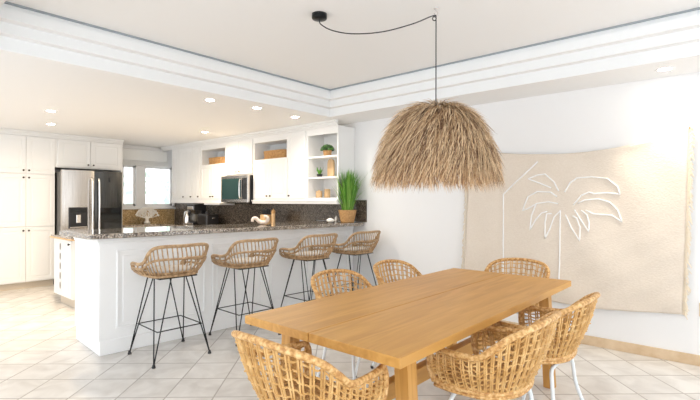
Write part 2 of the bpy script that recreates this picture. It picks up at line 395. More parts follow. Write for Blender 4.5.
upper('white wall cabinet with an open basket niche left of the microwave', -7.298, -6.522, [(-7.29, -6.91, UB+.02, NB-.01, (-6.95, UB+.06)), (-6.91, -6.53, UB+.02, NB-.01, (-6.87, UB+.06))], (NB, NT))
upper('short white two-door wall cabinet directly above the microwave', -6.518, -5.782, [(-6.51, -6.15, 1.77, UT-.02, (-6.19, 1.81)), (-6.15, -5.79, 1.77, UT-.02, (-6.11, 1.81))], None, 1.75)
upper('white wall cabinet with an open basket niche right of the microwave', -5.778, -4.962, [(-5.76, -5.37, UB+.02, NB-.01, (-5.41, UB+.06)), (-5.37, -4.97, UB+.02, NB-.01, (-5.33, UB+.06))], (NB, NT))
upper('narrow white single-door wall cabinet next to the open shelves', -4.958, -4.572, [(-4.95, -4.58, UB+.02, UT-.02, (-4.91, UB+.06))])
# open shelf unit
r = (-4.27, WY, UB); t = thing('open_shelf_unit', 'white open corner shelf unit at the right end of the wall cabinets', 'shelf', r)
body(t, r, [(-4.568, -4.545, UY, WY-.002, UB, UT)], 'cab', 'side_panel'); body(t, r, [(-4.545, -3.98, WY-.022, WY-.002, UB, UT)], 'cab', 'back_panel')
body(t, r, [(-4.0, -3.98, UY, WY-.022, UB, UT)], 'cab', 'side_panel')
def shelfpoly(z0, z1, nm):
    p = [(-4.545, UY+.005), (-4.0, UY+.005), (-4.0, WY-.022), (-4.545, WY-.022)]
    MB().prism([(x-r[0], y-r[1]) for x, y in p], z0-r[2], z1-r[2]).build(nm, M['cab'], t)
shelfpoly(UB, 1.385, 'shelf'); shelfpoly(1.645, 1.668, 'shelf'); shelfpoly(1.925+.0, 1.948, 'shelf'); 
body(t, r, [(-4.545, -4.0, UY, UY+.02, 2.235, UT)], 'cab', 'fascia')
# light rail
struct(MB().box(-8.33, -6.53, UY-.025, UY+.0, 1.30, UB, .004).box(-5.775, -3.98, UY-.025, UY, 1.30, UB, .004).box(-4.0, -3.975, UY, WY-.002, 1.30, UB, .004).box(-5.775, -3.97, UY-.04, UY-.02, 1.335, 1.355, .003).build('trim_light_rail', M['cab']))

# microwave
r = (-6.15, 4.44, 1.315); t = thing('microwave', 'stainless over-range microwave between white wall cabinets', 'microwave', r)
MB().box(-.36, .365, -.17, .2, 0, .43, .004).build('body', M['blackpl'], t)
d = MB().box(-.365, .365, -.21, -.17, .0, .43, .006).build('door', M['steel'], t)
MB().box(-.335, .185, -.214, -.205, .05, .385, .004).build('window_glass', M['mwglass'], d)
MB().box(.21, .34, -.214, -.205, .05, .385, .004).build('control_panel', M['glassblk'], t)
MB().tube(catmull([(.195, -.21, .07), (.195, -.245, .09), (.195, -.245, .34), (.195, -.21, .36)], 16), .009, 8).build('handle', M['chrome'], d, True)
MB().box(-.3, .3, -.15, .15, -.015, 0, .003).build('vent_grille', M['black'], t)

# under-cabinet paper rail / lamp
r = (-6.95, 4.42, 1.30); u = MB().box(-.24, .24, -.1, .218, -.03, .0545, .01).build('under_cabinet_light', M['white'], None, loc=r)
tag(u, 'slim white light bar under the cabinets left of the microwave', 'light fixture')

# base units, counters
def base_run(label, x0, x1, y0, y1, axis, face, ndoors):
    r = ((x0+x1)/2, (y0+y1)/2, 0); t = thing('base_cabinet', label, 'cabinet', r)
    if axis == 'x': body(t, r, [(x0, x1, y0, y1, .1, .868)]); body(t, r, [(x0, x1, y0+.06, y1, 0, .1)], 'toe', 'toe_kick')
    else: body(t, r, [(x0, x1, y0, y1, .1, .868)]); body(t, r, [(x0, x1-.06, y0, y1, 0, .1)], 'toe', 'toe_kick')
    lo, hi = (x0, x1) if axis == 'x' else (y0, y1)
    for k in range(ndoors):
        a = lo+(hi-lo)*k/ndoors; b = lo+(hi-lo)*(k+1)/ndoors
        place_door(t, axis, a, b, .12, .85, face, ((b-.05) if k % 2 == 0 else (a+.05), .79), rel=r)
base_run('white base cabinet under the kitchen window', WX+.002, -8.22, 3.362, 4.04, 'y', -8.22, 2)
base_run('long white base cabinet run along the back wall', -8.19, -4.90, 4.06, WY-.002, 'x', 4.06, 8)
ct = MB().prism([(WX+.001, 3.362), (-8.19, 3.362), (-8.19, 4.03), (-4.86, 4.03), (-4.86, WY-.001), (WX+.001, WY-.001)], .87, .91).build('kitchen_worktop', M['granite']); tag(ct, 'L-shaped brown granite worktop under window and wall cabinets', 'worktop')
struct(MB().box(WX+.02, -4.71, WY-.018, WY-.001, .91, 1.353).box(-4.71, -3.765, WY-.018, WY-.001, 1.063, 1.353).build('trim_backsplash', M['granite2']))
struct(MB().box(WX+.001, WX+.018, 3.362, WY-.02, .91, wz0-.036).build('trim_window_backsplash', M['granite_lit']))
ck = MB().box(-.36, .36, -.25, .25, 0, .012, .004).build('cooktop', M['glassblk'], None, loc=(-6.15, 4.36, .9105)); tag(ck, 'flat black glass cooktop set on the worktop below the microwave', 'cooktop')
for px, py, pr in ((-.19, -.1, .09), (.19, -.1, .075), (-.19, .13, .07), (.19, .13, .09)): MB().lathe([(pr, .012), (pr, .0135), (pr-.006, .0135), (pr-.006, .0125)], (px, py, 0), 24).build('burner_ring', M['steeldk'], ck)

# island behind the peninsula
r = (-6.53, 2.55, 0); t = thing('kitchen_island', 'small white island with wood-edged granite top behind the peninsula', 'island', r)
body(t, r, [(-6.92, -6.2, 1.95, 3.15, .12, .85)]); body(t, r, [(-6.82, -6.24, 2.0, 3.1, 0, .12)], 'toe', 'toe_kick')
MB().box(-.44, .37, -.64, .64, .85, .865, .004).build('worktop_edging', M['wood'], t)
MB().box(-.43, .36, -.63, .63, .865, .89, .004).build('worktop', M['granite'], t)
tw = MB().box(.08-.28, .24-.28, -.605, -.598, .17, .82, .002).build('cloth_panel', M['white'], t); tw['label'] = 'white panel with a column of oval leaf motifs'
m = MB()
for k in range(5): m.lathe([(.001, 0), (.034, .001), (.001, .002)], (0, 0, 0), 10, sx=.7, sy=1.4)
vs = []
for i, (x, y, z) in enumerate(m.v): k = i//30; vs.append((-.12+x, -.607-z, .25+.125*k+y))
m.v = vs; m.build('leaf_motif', mat('taupe_print', (.36, .31, .26), .8), tw)
place_door(t, 'x', -6.35, -6.21, .14, .84, 1.95, (-6.25, .80), rel=r)

# peninsula --------------------------------------------------------------
PA = math.atan2(.20, 3.14)   # slightly off-square to the back wall
pr = (-4.19, 1.52, 0)
t = thing('breakfast_bar', 'long white panelled peninsula bar running to the back wall', 'kitchen peninsula', pr, -PA)
def clipwall(o):
    for v in o.data.vertices:
        w_ = Vector((pr[0]+v.co.x*math.cos(PA)+v.co.y*math.sin(PA), pr[1]-v.co.x*math.sin(PA)+v.co.y*math.cos(PA), v.co.z))
        if w_.y > WY-.022: v.co.y -= (w_.y-(WY-.022))/math.cos(PA)
    return o
L = 3.2
clipwall(MB().box(-.72, -.03, .03, L, .0, .12).box(-.74, 0, 0, L, .12, 1.013).build('body', M['pen'], t))
pl = MB().box(-.70, .012, -.0, L, .0, .125, .004); clipwall(pl.build('plinth', M['pen'], t))
def panel(o, x0, x1, z0, z1, face):   # raised panel on front (face 'f', +X) or end ('e', -Y) : frame mouldings
    b = .018; k = .05
    for (a, c, d, e) in ((x0, x1, z0, z0+b), (x0, x1, z1-b, z1), (x0, x0+b, z0+b, z1-b), (x1-b, x1, z0+b, z1-b)):
        if face == 'f': o.box(-.004, .012, a, c, d, e, .004)
        else: o.box(a, c, -.012, .004, d, e, .004)
    if face == 'f': o.box(-.004, .007, x0+k, x1-k, z0+k, z1-k, .005)
    else: o.box(x0+k, x1-k, -.007, .004, z0+k, z1-k, .005)
pm = MB()
for a, b in ((.14, .98), (1.06, 1.66), (1.74, 2.34), (2.42, 3.02)): panel(pm, a, b, .21, .90, 'f')
clipwall(pm.build('front_moulding', M['pen'], t))
pe = MB(); panel(pe, -.67, -.09, .21, .90, 'e'); pe.build('end_moulding', M['pen'], t)
cl = MB()
for z0, z1, d in ((.955, .975, .010), (.975, .995, .016), (.995, 1.013, .024)): cl.box(-.74, d, -d, L, z0, z1, .004)
clipwall(cl.build('counter_moulding', M['pen'], t))
tp = MB().prism([(-4.145, 1.405), (-4.10, 1.43), (-3.80, WY-.02), (-4.66, WY-.02), (-4.85, 1.405)], 1.015, 1.058).build('bar_worktop', M['granite'])
tag(tp, 'speckled brown granite bar top on the white peninsula', 'worktop')
bv = tp.modifiers.new('b', 'BEVEL'); bv.width = .006; bv.segments = 2
BT = 1.0585

# ---------------------------------------------------------------- kitchen clutter
def pot_plant(loc, pot_mat, pr_, ph, label, name='potted_plant'):
    t = thing(name, label, 'plant', loc); MB().lathe([(pr_*.8, 0), (pr_, ph*.9), (pr_, ph), (pr_*.88, ph), (pr_*.85, ph*.8)], n=20).build('pot', M[pot_mat], t, True); return t
# coral ornament on the window counter
t = thing('coral_ornament', 'white branching coral ornament on the worktop below the window', 'ornament', (-8.5, 3.92, .911))
MB().lathe([(.05, 0), (.06, .02), (.035, .05), (.03, .09), (.045, .10)], n=14).build('base', M['coral'], t, True)
m = MB(); rr = random.Random(5)
def branch(p, d, l, rad, n):
    q = p+d*l; m.tube([p, p+d*l*.5+Vector((rr.uniform(-1, 1), rr.uniform(-1, 1), 0))*l*.08, q], [rad, rad*.9, rad*.85], 5)
    if n == 0: m.lathe([(.001, -.012), (.011, 0), (.001, .012)], q, 6); return
    for k in range(3 if n > 1 else 2):
        e = (d+Vector((rr.uniform(-.5, .5), rr.uniform(-1.0, 1.0), rr.uniform(-.35, .6)))).normalized(); branch(q, e, l*.76, rad*.8, n-1)
for k in range(10):
    a = -1.4+k*.311; branch(Vector((0, 0, .09)), Vector((rr.uniform(-.2, .2), math.sin(a), math.cos(a)*.75+.2)).normalized(), .08, .0085, 3)
m.build('coral_branches', M['coral'], t)

# coffee maker, kettle, toaster
t = thing('coffee_maker', 'black coffee maker with glass jug on the back worktop', 'coffee maker', (-7.50, 4.36, .911))
MB().box(-.11, .11, -.13, .13, 0, .035, .008).box(-.11, .11, .03, .13, .03, .30, .01).box(-.12, .12, -.12, .13, .26, .37, .012).build('body', M['blackpl'], t)
MB().box(-.10, .10, -.128, -.118, .275, .33, .004).box(-.1, .1, -.135, -.125, .005, .03, .003).build('front_trim', M['chrome'], t)
j = MB().lathe([(.055, .036), (.078, .06), (.08, .13), (.05, .19), (.055, .20)], (0, -.04, 0), 18).build('jug', M['jug'], t, True)
MB().tube(catmull([(.05, -.10, .18), (.07, -.16, .17), (.06, -.16, .08), (.05, -.11, .07)], 12), .008, 6).build('jug_handle', M['blackpl'], j)
t = thing('kettle', 'bright steel kettle between coffee maker and corner', 'kettle', (-7.80, 4.36, .911))
MB().lathe([(.085, 0), (.09, .02), (.085, .12), (.062, .22), (.05, .235), (.012, .25), (.012, .27), (.003, .275)], n=24).build('body', M['chrome'], t, True)
MB().tube(catmull([(.06, -.02, .23), (.14, -.03, .22), (.145, -.03, .08), (.09, -.02, .05)], 16), .011, 8).build('handle', M['blackpl'], t, True)
MB().tube([(-.075, 0, .15), (-.12, 0, .2)], [.018, .012], 8).build('spout', M['chrome'], t, True)
t = thing('toaster', 'boxy black toaster at the right of the coffee maker', 'toaster', (-7.12, 4.36, .911))
MB().box(-.16, .16, -.12, .12, .01, .20, .025).build('body', M['blackpl'], t)
MB().box(-.12, .12, -.06, -.03, .199, .204).box(-.12, .12, .03, .06, .199, .204).build('slot', M['steeldk'], t)
MB().box(.16, .18, -.02, .02, .12, .14, .004).build('lever', M['chrome'], t)
MB().tube([(0, 0, 0), (.0, 0, .0), (0, 0, .04)], .02, 8).build('knob', M['blackpl'], t).location = (-.04, 0, .20)

# utensil block
def lat(t_, name, prof, m_, loc=(0, 0, 0), n=16): return MB().lathe(prof, loc, n).build(name, M[m_], t_, True)
t = thing('knife_block', 'light wood block holding black-handled knives near the range', 'knife block', (-5.52, 4.38, .911))
MB().box(-.065, .065, -.07, .07, 0, .22, .008).build('block', M['wood'], t)
for k in range(5):
    kx, ky = -.045+.0225*k, (-.03 if k % 2 else .02)
    MB().box(kx-.009, kx+.009, ky-.012, ky+.012, .218, .29+.012*(k % 3), .004).build('knife_handle', M['blackpl'], t)
t = thing('pepper_mill', 'tall slim wooden pepper mill right of the knife block', 'pepper mill', (-5.35, 4.38, .911))
lat(t, 'body', [(.032, 0), (.034, .03), (.026, .12), (.03, .22), (.03, .24)], 'wood'); lat(t, 'cap', [(.028, .241), (.032, .26), (.026, .29), (.008, .30), (.009, .31), (.002, .315)], 'weave')

# wavy sculpture on the bar
m = MB()
pts = catmull([(-.10, 0, .02), (-.09, 0, .055), (-.06, .01, .06), (-.02, .02, .025), (.02, .02, .012), (.06, .01, .02), (.085, 0, .05), (.07, -.01, .08), (.04, -.01, .085)], 40)
m.tube(pts, [.016+.008*math.sin(k/40*PI) for k in range(41)], 10)
o = m.build('chain_sculpture', M['shell'], None, True, loc=(-4.34, 3.36, BT+.014), rz=.75); tag(o, 'cream curled shell-like ornament lying on the bar top', 'ornament')
o = MB().lathe([(.002, -.03), (.03, -.026), (.055, -.012), (.065, 0), (.05, .016), (.02, .028), (.002, .03)], n=20, sy=.7).build('sea_shell', M['coral'], None, True, loc=(-4.06, 4.27, BT+.0305)); tag(o, 'rounded white sea shell on the bar top left of the grass plant', 'shell')
o = MB().lathe([(.02, 0), (.022, .03), (.02, .06), (.010, .065), (.010, .08), (.004, .082)], n=14).build('small_bottle', M['coral'], None, True, loc=(-4.17, 4.50, BT)); tag(o, 'tiny white bottle behind the shell beside the woven pot', 'bottle')

# big grass plant
t = thing('potted_grass', 'tall green ornamental grass in a woven pot on the bar end', 'plant', (-3.955, 4.485, BT))
m = MB(); prof = [(.085, 0)]
for k in range(1, 12): prof.append((.085+.035*k/11+(.004 if k % 2 else 0), .165*k/11))
prof += [(.105, .165), (.100, .14)]
m.lathe(prof, n=28).build('woven_pot', M['weave'], t, True)
m = MB(); rr = random.Random(11)
for k in range(420):
    a = rr.uniform(0, 2*PI); r_ = .075*math.sqrt(rr.random()); h = rr.uniform(.32, .56)*(1 if rr.random() < .8 else .6); lean = rr.uniform(.0, .24)*(.5+r_/.075)*.75
    p0 = Vector((r_*math.cos(a), r_*math.sin(a), .15)); a2 = a+rr.uniform(-.6, .6); d = Vector((math.cos(a2), math.sin(a2), 0))
    ps = [p0, p0+d*lean*.25+Vector((0, 0, h*.4)), p0+d*lean*.6+Vector((0, 0, h*.75)), p0+d*lean*1.1+Vector((0, 0, h))]
    s = Vector((-d.y, d.x, 0)); wd = .0045
    vs = []
    for i, p in enumerate(ps):
        p.y = min(p.y, .15); p.x = max(p.x, -.018-.001*(k % 5)) if p.z > .235 else p.x; ww = wd*(1, 1.1, .8, .1)[i]; vs += [p-s*ww, p+s*ww]
    m.add(vs, [(0, 1, 3, 2), (2, 3, 5, 4), (4, 5, 7, 6)], 0 if rr.random() < .6 else 1)
m.build('grass_blades', [M['grassA'], M['grassB']], t)

# shelf items
t = pot_plant((-4.30, 4.46, 1.9485), 'weave', .062, .085, 'small round green plant in a tan pot on the top shelf')
m = MB(); rr = random.Random(2)
for k in range(260):
    d = Vector((rr.gauss(0, 1), rr.gauss(0, 1), abs(rr.gauss(0, 1))*.9)).normalized(); p = Vector((0, 0, .085))+Vector((d.x*.085, d.y*.085, d.z*.075)); e = d.orthogonal().normalized()*.014; g_ = d.cross(e)
    m.add([p-e, p+g_*.8, p+e+d*.012, p-g_*.8], [(0, 1, 2, 3)], 0 if k % 4 else 1)
m.lathe([(.05, .08), (.075, .10), (.06, .14), (.01, .155)], n=12); m.build('leaves', [M['leafdk'], M['grassA']], t)
t = pot_plant((-4.45, 4.46, 1.6685), 'blackpl', .04, .045, 'little succulent in a dark bowl on the middle shelf')
m = MB()
for k in range(26):
    a = k*2.4; l = .04+.03*(k % 3); d = Vector((math.cos(a)*.5, math.sin(a)*.5, 1)).normalized(); p = Vector((math.cos(a)*.012, math.sin(a)*.012, .04)); s = Vector((-math.sin(a), math.cos(a), 0))*.006
    m.add([p-s, p+s, p+d*l*.6+s*1.2, p+d*l*.6-s*1.2, p+d*l*1.2], [(0, 1, 2, 3), (3, 2, 4)])
m.build('leaves', M['grassA'], t)
m = MB(); pts = [(-.055, .0), (.055, 0), (.06, .1), (.058, .19), (.045, .232), (.02, .247), (-.02, .247), (-.045, .232), (-.058, .19), (-.06, .1)]
n = len(pts); m.add([(x, -.012, z) for x, z in pts]+[(x, .012, z) for x, z in pts], [tuple(range(n)), tuple(range(n, 2*n))[::-1]]+[(i, i+n, (i+1) % n+n, (i+1) % n) for i in range(n)])
o = m.build('wooden_board', M['wood'], None, loc=(-4.27, 4.50, 1.6685)); tag(o, 'tall rounded wooden board standing on the middle shelf', 'cutting board')
t = thing('bamboo_jar', 'light wooden lidded jar in front on the bottom shelf', 'jar', (-4.42, 4.42, 1.386))
lat(t, 'body', [(.04, 0), (.044, .01), (.044, .07), (.04, .075)], 'wood'); lat(t, 'lid', [(.045, .076), (.045, .092), (.012, .095), (.012, .105), (.002, .108)], 'wood')
t = thing('bamboo_jar', 'taller light wooden jar standing behind on the bottom shelf', 'jar', (-4.34, 4.50, 1.386))
lat(t, 'body', [(.038, 0), (.042, .01), (.042, .095), (.038, .10)], 'wood'); lat(t, 'lid', [(.043, .101), (.043, .118), (.002, .122)], 'wood')
def basket(loc, w_, d_, h_, label):
    t = thing('basket', label, 'basket', loc, 0); m = MB(); n = 40
    for k in range(9):
        z = .008+(h_-.016)*k/8; s = 1+.08*k/8
        pts = []
        for j in range(n):
            a = 2*PI*j/n; e = .55; ca, sa = math.cos(a), math.sin(a)
            pts.append((w_/2*s*.92*math.copysign(abs(ca)**e, ca), d_/2*s*.92*math.copysign(abs(sa)**e, sa), z+.002*math.sin(j*PI+k*PI)))
        m.tube(pts, .0085, 6, True)
    m.build('woven_body', M['weave'], t, True)
    MB().box(-w_*.44, w_*.44, -d_*.42, d_*.42, .002, .02).build('bottom', M['weave'], t)
basket((-5.36, 4.49, NB+.001), .54, .25, .13, 'brown woven basket in the niche right of the microwave')
basket((-6.92, 4.49, NB+.001), .52, .25, .12, 'brown woven basket in the niche left of the microwave')

# ---------------------------------------------------------------- rattan shell
def shell(rim_ctrl, base_ctrl, nst, N=72):
    rim = catmull(rim_ctrl+[(-x, y, z) for x, y, z in rim_ctrl[-2::-1]], N)
    base = catmull(base_ctrl+[(-x, y, z) for x, y, z in base_ctrl[-2::-1]], N)
    def S(k, t, bulge=.014):
        i = min(int(k), N-1); fr = k-i
        a = base[i].lerp(base[i+1], fr); b = rim[i].lerp(rim[i+1], fr)
        p = a.lerp(b, t); ctr = Vector((0, 0, p.z)); o = (p-ctr).normalized(); return p+o*bulge*math.sin(PI*t)*1.0
    return rim, base, S

def make_dining_chair():
    ZB = .502
    t = thing('dining_chair', 'x', 'chair', group=None)
    rimc = [(.228, .195, .66), (.250, .12, .661), (.262, .03, .663), (.266, -.05, .672), (.264, -.115, .722), (.248, -.175, .772), (.19, -.235, .808), (.09, -.264, .824), (0, -.270, .828)]
    basec = [(.222, .185, ZB), (.232, .10, ZB), (.226, .02, ZB), (.215, -.035, ZB), (.195, -.075, ZB), (.165, -.11, ZB), (.12, -.138, ZB), (.07, -.155, ZB), (0, -.16, ZB)]
    N = 84; rim, base, S = shell(rimc, basec, 0, N)
    # rim continues down the front of each arm
    fr = [Vector((.222, .188, ZB)), Vector((.227, .208, .55)), Vector((.229, .212, .61)), Vector((.228, .206, .645))]
    loop = catmull([tuple(p) for p in fr], 9)[:-1]+rim+[Vector((-p.x, p.y, p.z)) for p in catmull([tuple(p) for p in fr], 9)[:-1]][::-1]
    MB().tube(loop, .0145, 8).build('rim', M['rattrim'], t, True)
    b = MB(); bl_ = base+[Vector((-.12, .205, ZB)), Vector((0, .21, ZB)), Vector((.12, .205, ZB))]
    b.tube(bl_, .013, 7, True)
    b.tube([p+Vector((0, 0, -.018)) for p in bl_], .009, 6, True)
    b.build('seat_frame', M['rattrim'], t, True)
    # stakes (pairs) + weavers
    w_ = MB(); ns = 32
    for s in range(ns+1):
        k = N*s/ns
        for dk in (-.38, .38):
            kk = min(max(k+dk, 0), N)
            w_.tube([S(kk, tt) for tt in (0, .2, .4, .6, .8, 1)], .0046, 5)
    w_.build('shell_stakes', M['ratt'], t)
    v = MB()
    for row in (.12, .25, .38, .51, .64, .77, .89):
        hb = 0
        pts = []; n2 = ns*4
        for j in range(n2+1):
            k = N*j/n2; q = S(k, row); out = Vector((q.x, q.y+.0, 0)).normalized()
            pts.append(q+out*1.0*.0065*math.sin(j*PI/2+row*40)+Vector((0, 0, .004*math.sin(j*PI/4+row*9))))
        v.tube(pts, .004, 4)
    v.build('shell_weave', M['ratt'], t)
    # seat : woven strips
    m = MB()
    for k in range(14):
        y = -.14+k*.0245; hw = .205*math.sqrt(max(0.02, 1-(y/.165)**2)) if y < 0 else .212
        m.box(-hw, hw, y-.010, y+.010, ZB+.003+.003*(k % 2), ZB+.010+.003*(k % 2))
    for k in range(13):
        x = -.18+k*.03; lo = -.145*math.sqrt(max(.02, 1-(x/.22)**2))
        m.box(x-.009, x+.009, lo, .18, ZB+.001, ZB+.012)
    m.build('seat', M['weave'], t)
    # white bent-tube legs : front and rear arches splayed outward
    for sy, ytop, yb in ((1, .12, .21), (-1, -.10, -.22)):
        for sx in (-1, 1):
            pts = catmull([(0, ytop, .452), (sx*.10, ytop, .452), (sx*.16, ytop, .44), (sx*.19, ytop+sy*.01, .39), (sx*.205, ytop+sy*.03, .25), (sx*.24, yb, .012)], 26)
            l_ = MB().tube(pts, .0105, 8).build('leg', M['wleg'], t, True)
            MB().lathe([(.011, 0), (.013, .002), (.013, .02), (.010, .022)], (sx*.2405, yb+.001*sy, 0), 10).build('foot_cap', M['blackpl'], l_, True)
    return t
dc = make_dining_chair()
# local front is +Y ; rz turns it
spots = [(-1.35, 1.30, 0.0, 'woven rattan dining chair at the near end of the table, back toward the camera'),
         (-.905, 2.08, PI/2, 'woven rattan dining chair on the right side nearest the camera'),
         (-.875, 2.69, PI/2, 'woven rattan dining chair on the right side nearest the tapestry wall'),
         (-2.01, 2.38, -PI/2, 'rattan dining chair across the table in front of the third bar stool'),
         (-2.03, 3.095, -PI/2, 'rattan dining chair across the table standing below the hanging lamp'),
         (-1.475, 3.73, PI, 'rattan dining chair at the far table end in front of the tapestry')]
for i, (x, y, rz, lab) in enumerate(spots):
    o = dc if i == 0 else copy_tree(dc)
    o.location = (x, y, 0); o.rotation_euler.z = rz; o['label'] = lab; o['group'] = 'rattan dining chairs around the table'

def make_stool():
    t = thing('bar_stool', 'x', 'bar stool')
    rimc = [(.222, .232, .758), (.243, .205, .793), (.262, .11, .806), (.267, .0, .808), (.264, -.10, .835), (.258, -.165, .905), (.235, -.215, .950), (.17, -.242, .964), (.08, -.25, .964), (0, -.252, .962)]
    basec = [(.185, .20, .708), (.20, .16, .708), (.207, .10, .708), (.205, .02, .708), (.205, -.04, .708), (.20, -.09, .708), (.175, -.14, .708), (.13, -.17, .708), (.07, -.18, .708), (0, -.182, .708)]
    N = 80; rim, base, S = shell(rimc, basec, 0, N)
    fr = catmull([(.185, .20, .708), (.206, .226, .724), (.222, .232, .758)], 5)[:-1]
    MB().tube(fr+rim+[Vector((-p.x, p.y, p.z)) for p in fr[::-1]], .0145, 8).build('rim', M['stoolr'], t, True)
    b = MB(); bl_ = base+[Vector((-.08, .215, .708)), Vector((.08, .215, .708))]
    b.tube(bl_, .0125, 7, True); b.tube([p*1.0+Vector((0, 0, .024)) for p in bl_], .008, 6, True); b.build('seat_frame', M['stoolr'], t, True)
    w_ = MB(); ns = 38
    for s in range(1, ns):
        k = N*s/ns; back = abs(s-ns/2) < ns*.26
        if not back and s % 2: continue
        sl = 1.1 if back else 0
        w_.tube([S(min(max(k+sl*(tt-.5)*2, 0), N), tt, .025) for tt in (0, .25, .5, .75, 1)], .0058 if back else .008, 5)
    v = w_
    for row, r_ in ((.58, .010),):
        v.tube([S(N*j/90, row, .025) for j in range(91)], r_, 6)
    v.build('woven_shell', M['stoolr'], t)
    m = MB()
    for k in range(14):
        y = -.15+k*.026; hw = .19 if y > -.08 else .19-(-.08-y)*1.0
        m.box(-hw, hw, y-.009, y+.009, .711, .721)
    for k in range(11): x = -.16+.032*k; m.box(x-.006, x+.006, -.15+.25*max(0, abs(x)-.1), .195, .705, .714)
    m.build('seat', M['stoolr'], t)
    prof = [(.02, 0), (.17, .0), (.188, .012), (.19, .022), (.175, .034), (.02, .038)]
    MB().lathe(prof, (0, 0, .722), 28, sy=.90).build('cushion', M['cushion'], t, True)
    # black wire base
    f_ = MB(); q = .165
    f_.tube([(-q, -q, .690), (q, -q, .690), (q, q, .690), (-q, q, .690)], .006, 6, True); f_.build('seat_ring', M['black'], t)
    zf = .265; foot = .245
    ring = MB(); cs = []
    for sx in (-1, 1):
        for sy in (-1, 1):
            m = MB(); F = Vector((sx*foot, sy*foot, .012))
            for T_ in (Vector((sx*q, sy*(q-.10), .690)), Vector((sx*(q-.10), sy*q, .690))): m.tube([T_, F], .0052, 6)
            l_ = m.build('leg', M['black'], t); MB().lathe([(.016, 0), (.016, .006), (.008, .03)], (sx*foot, sy*foot, 0), 10).build('foot_cap', M['blackpl'], l_, True)
    a = zf/.690; e = foot+(q-.05-foot)*a
    ring.tube([(-e, -e, zf), (e, -e, zf), (e, e, zf), (-e, e, zf)], .005, 6, True).build('footrest', M['black'], t)
    return t
bs = make_stool()
labs = ['tan rattan bar stool nearest the fridge end of the white bar', 'tan rattan bar stool second from the fridge end of the bar', 'tan rattan bar stool third along, partly behind the table corner chair', 'tan rattan bar stool nearest the grass plant and back wall']
for i, (x, y) in enumerate([(-3.80, 1.955), (-3.77, 2.725), (-3.735, 3.57), (-3.69, 4.32)]):
    o = bs if i == 0 else copy_tree(bs)
    o.location = (x, y, 0); o.rotation_euler.z = PI/2-.04; o['label'] = labs[i]; o['group'] = 'rattan bar stools along the bar'

# ---------------------------------------------------------------- dining table
t = thing('dining_table', 'long oiled oak dining table with two-plank top', 'table', (-1.46, 2.516, 0))
TX0, TX1, TY0, TY1 = -1.944, -.973, 1.404, 3.629; sx_ = -1.46
a0, a1 = TX0+1.46, TX1+1.46; b0, b1 = TY0-2.516, TY1-2.516; sm = -.012
for xa, xb in ((a0, sm-.003), (sm+.003, a1)): MB().box(xa, xb, b0, b1, .708, .75, .003).build('tabletop_plank', M['oak'], t)
for sx in (-1, 1):
    for sy in (-1, 1):
        xt, xb, yt = sx*.365, sx*.40, sy*.90; h = .034
        vs = [(x+dx*h, yt+dy*h, z) for x, z in ((xb, 0), (xt, .665)) for dy in (-1, 1) for dx in (-1, 1)]
        MB().add(vs, [(0, 2, 3, 1), (4, 5, 7, 6), (0, 1, 5, 4), (2, 6, 7, 3), (0, 4, 6, 2), (1, 3, 7, 5)]).build('leg', M['oakv'], t)
for sy in (-1, 1):
    MB().box(-.42, .42, sy*.90-.034, sy*.90+.034, .665, .708, .003).build('top_rail', M['oakv'], t)
    MB().box(-.36, .36, sy*.90-.022, sy*.90+.022, .27, .36, .003).build('cross_rail', M['oakv'], t)
MB().box(-.03, .03, -.88, .88, .27, .362, .003).build('stretcher', M['oak'], t)

# ---------------------------------------------------------------- pendant lamp
hx, hy = -1.635, 2.793
t = thing('pendant_lamp', 'large shaggy dry-grass dome lamp hanging over the table', 'lamp', (hx, hy, 1.45))
R_ = [(.02, .545), (.10, .54), (.17, .515), (.23, .475), (.29, .41), (.325, .335), (.36, .255), (.382, .175), (.393, .10)]
MB().lathe([(a, b) for a, b in R_]+[(.395, .10), (.375, .18), (.34, .27), (.28, .38), (.2, .46), (.02, .52)], n=40).build('dome_frame', M['lampC'], t, True)
def prof(s):
    k = s*(len(R_)-1); i = min(int(k), len(R_)-2); f_ = k-i
    return R_[i][0]+(R_[i+1][0]-R_[i][0])*f_, R_[i][1]+(R_[i+1][1]-R_[i][1])*f_
m = MB(); rr = random.Random(21)
for k in range(6800):
    s = (rr.random()**.75)*.97; r_, z_ = prof(s); r2, z2 = prof(min(1, s+.1))
    a = rr.uniform(0, 2*PI); e = Vector((math.cos(a), math.sin(a), 0)); tg = Vector((-math.sin(a), math.cos(a), 0))
    dn = (e*(r2-r_)+Vector((0, 0, z2-z_))).normalized()
    nrm = e*(-dn.z)+Vector((0, 0, (r2-r_)/max(.001, math.hypot(r2-r_, z2-z_))))
    nrm.normalize(); l = rr.uniform(.11, .20); sw = rr.gauss(-.38, .22)
    p = e*r_+Vector((0, 0, z_))+nrm*rr.uniform(.0, .02)
    d1 = (dn+nrm*rr.uniform(.05, .36)+tg*sw).normalized()
    d2 = (d1+Vector((0, 0, -.30))+tg*rr.gauss(0, .12)).normalized()
    q = p+d1*l*.5; u_ = q+d2*l*.55
    w_ = d1.cross(nrm).normalized()*rr.uniform(.0013, .0027)
    m.add([p-w_, p+w_, q+w_, q-w_, u_, q+nrm*.002], [(0, 1, 2, 3), (3, 2, 4), (3, 5, 4), (2, 5, 4)], rr.choice((0, 0, 1, 1, 1, 2)))
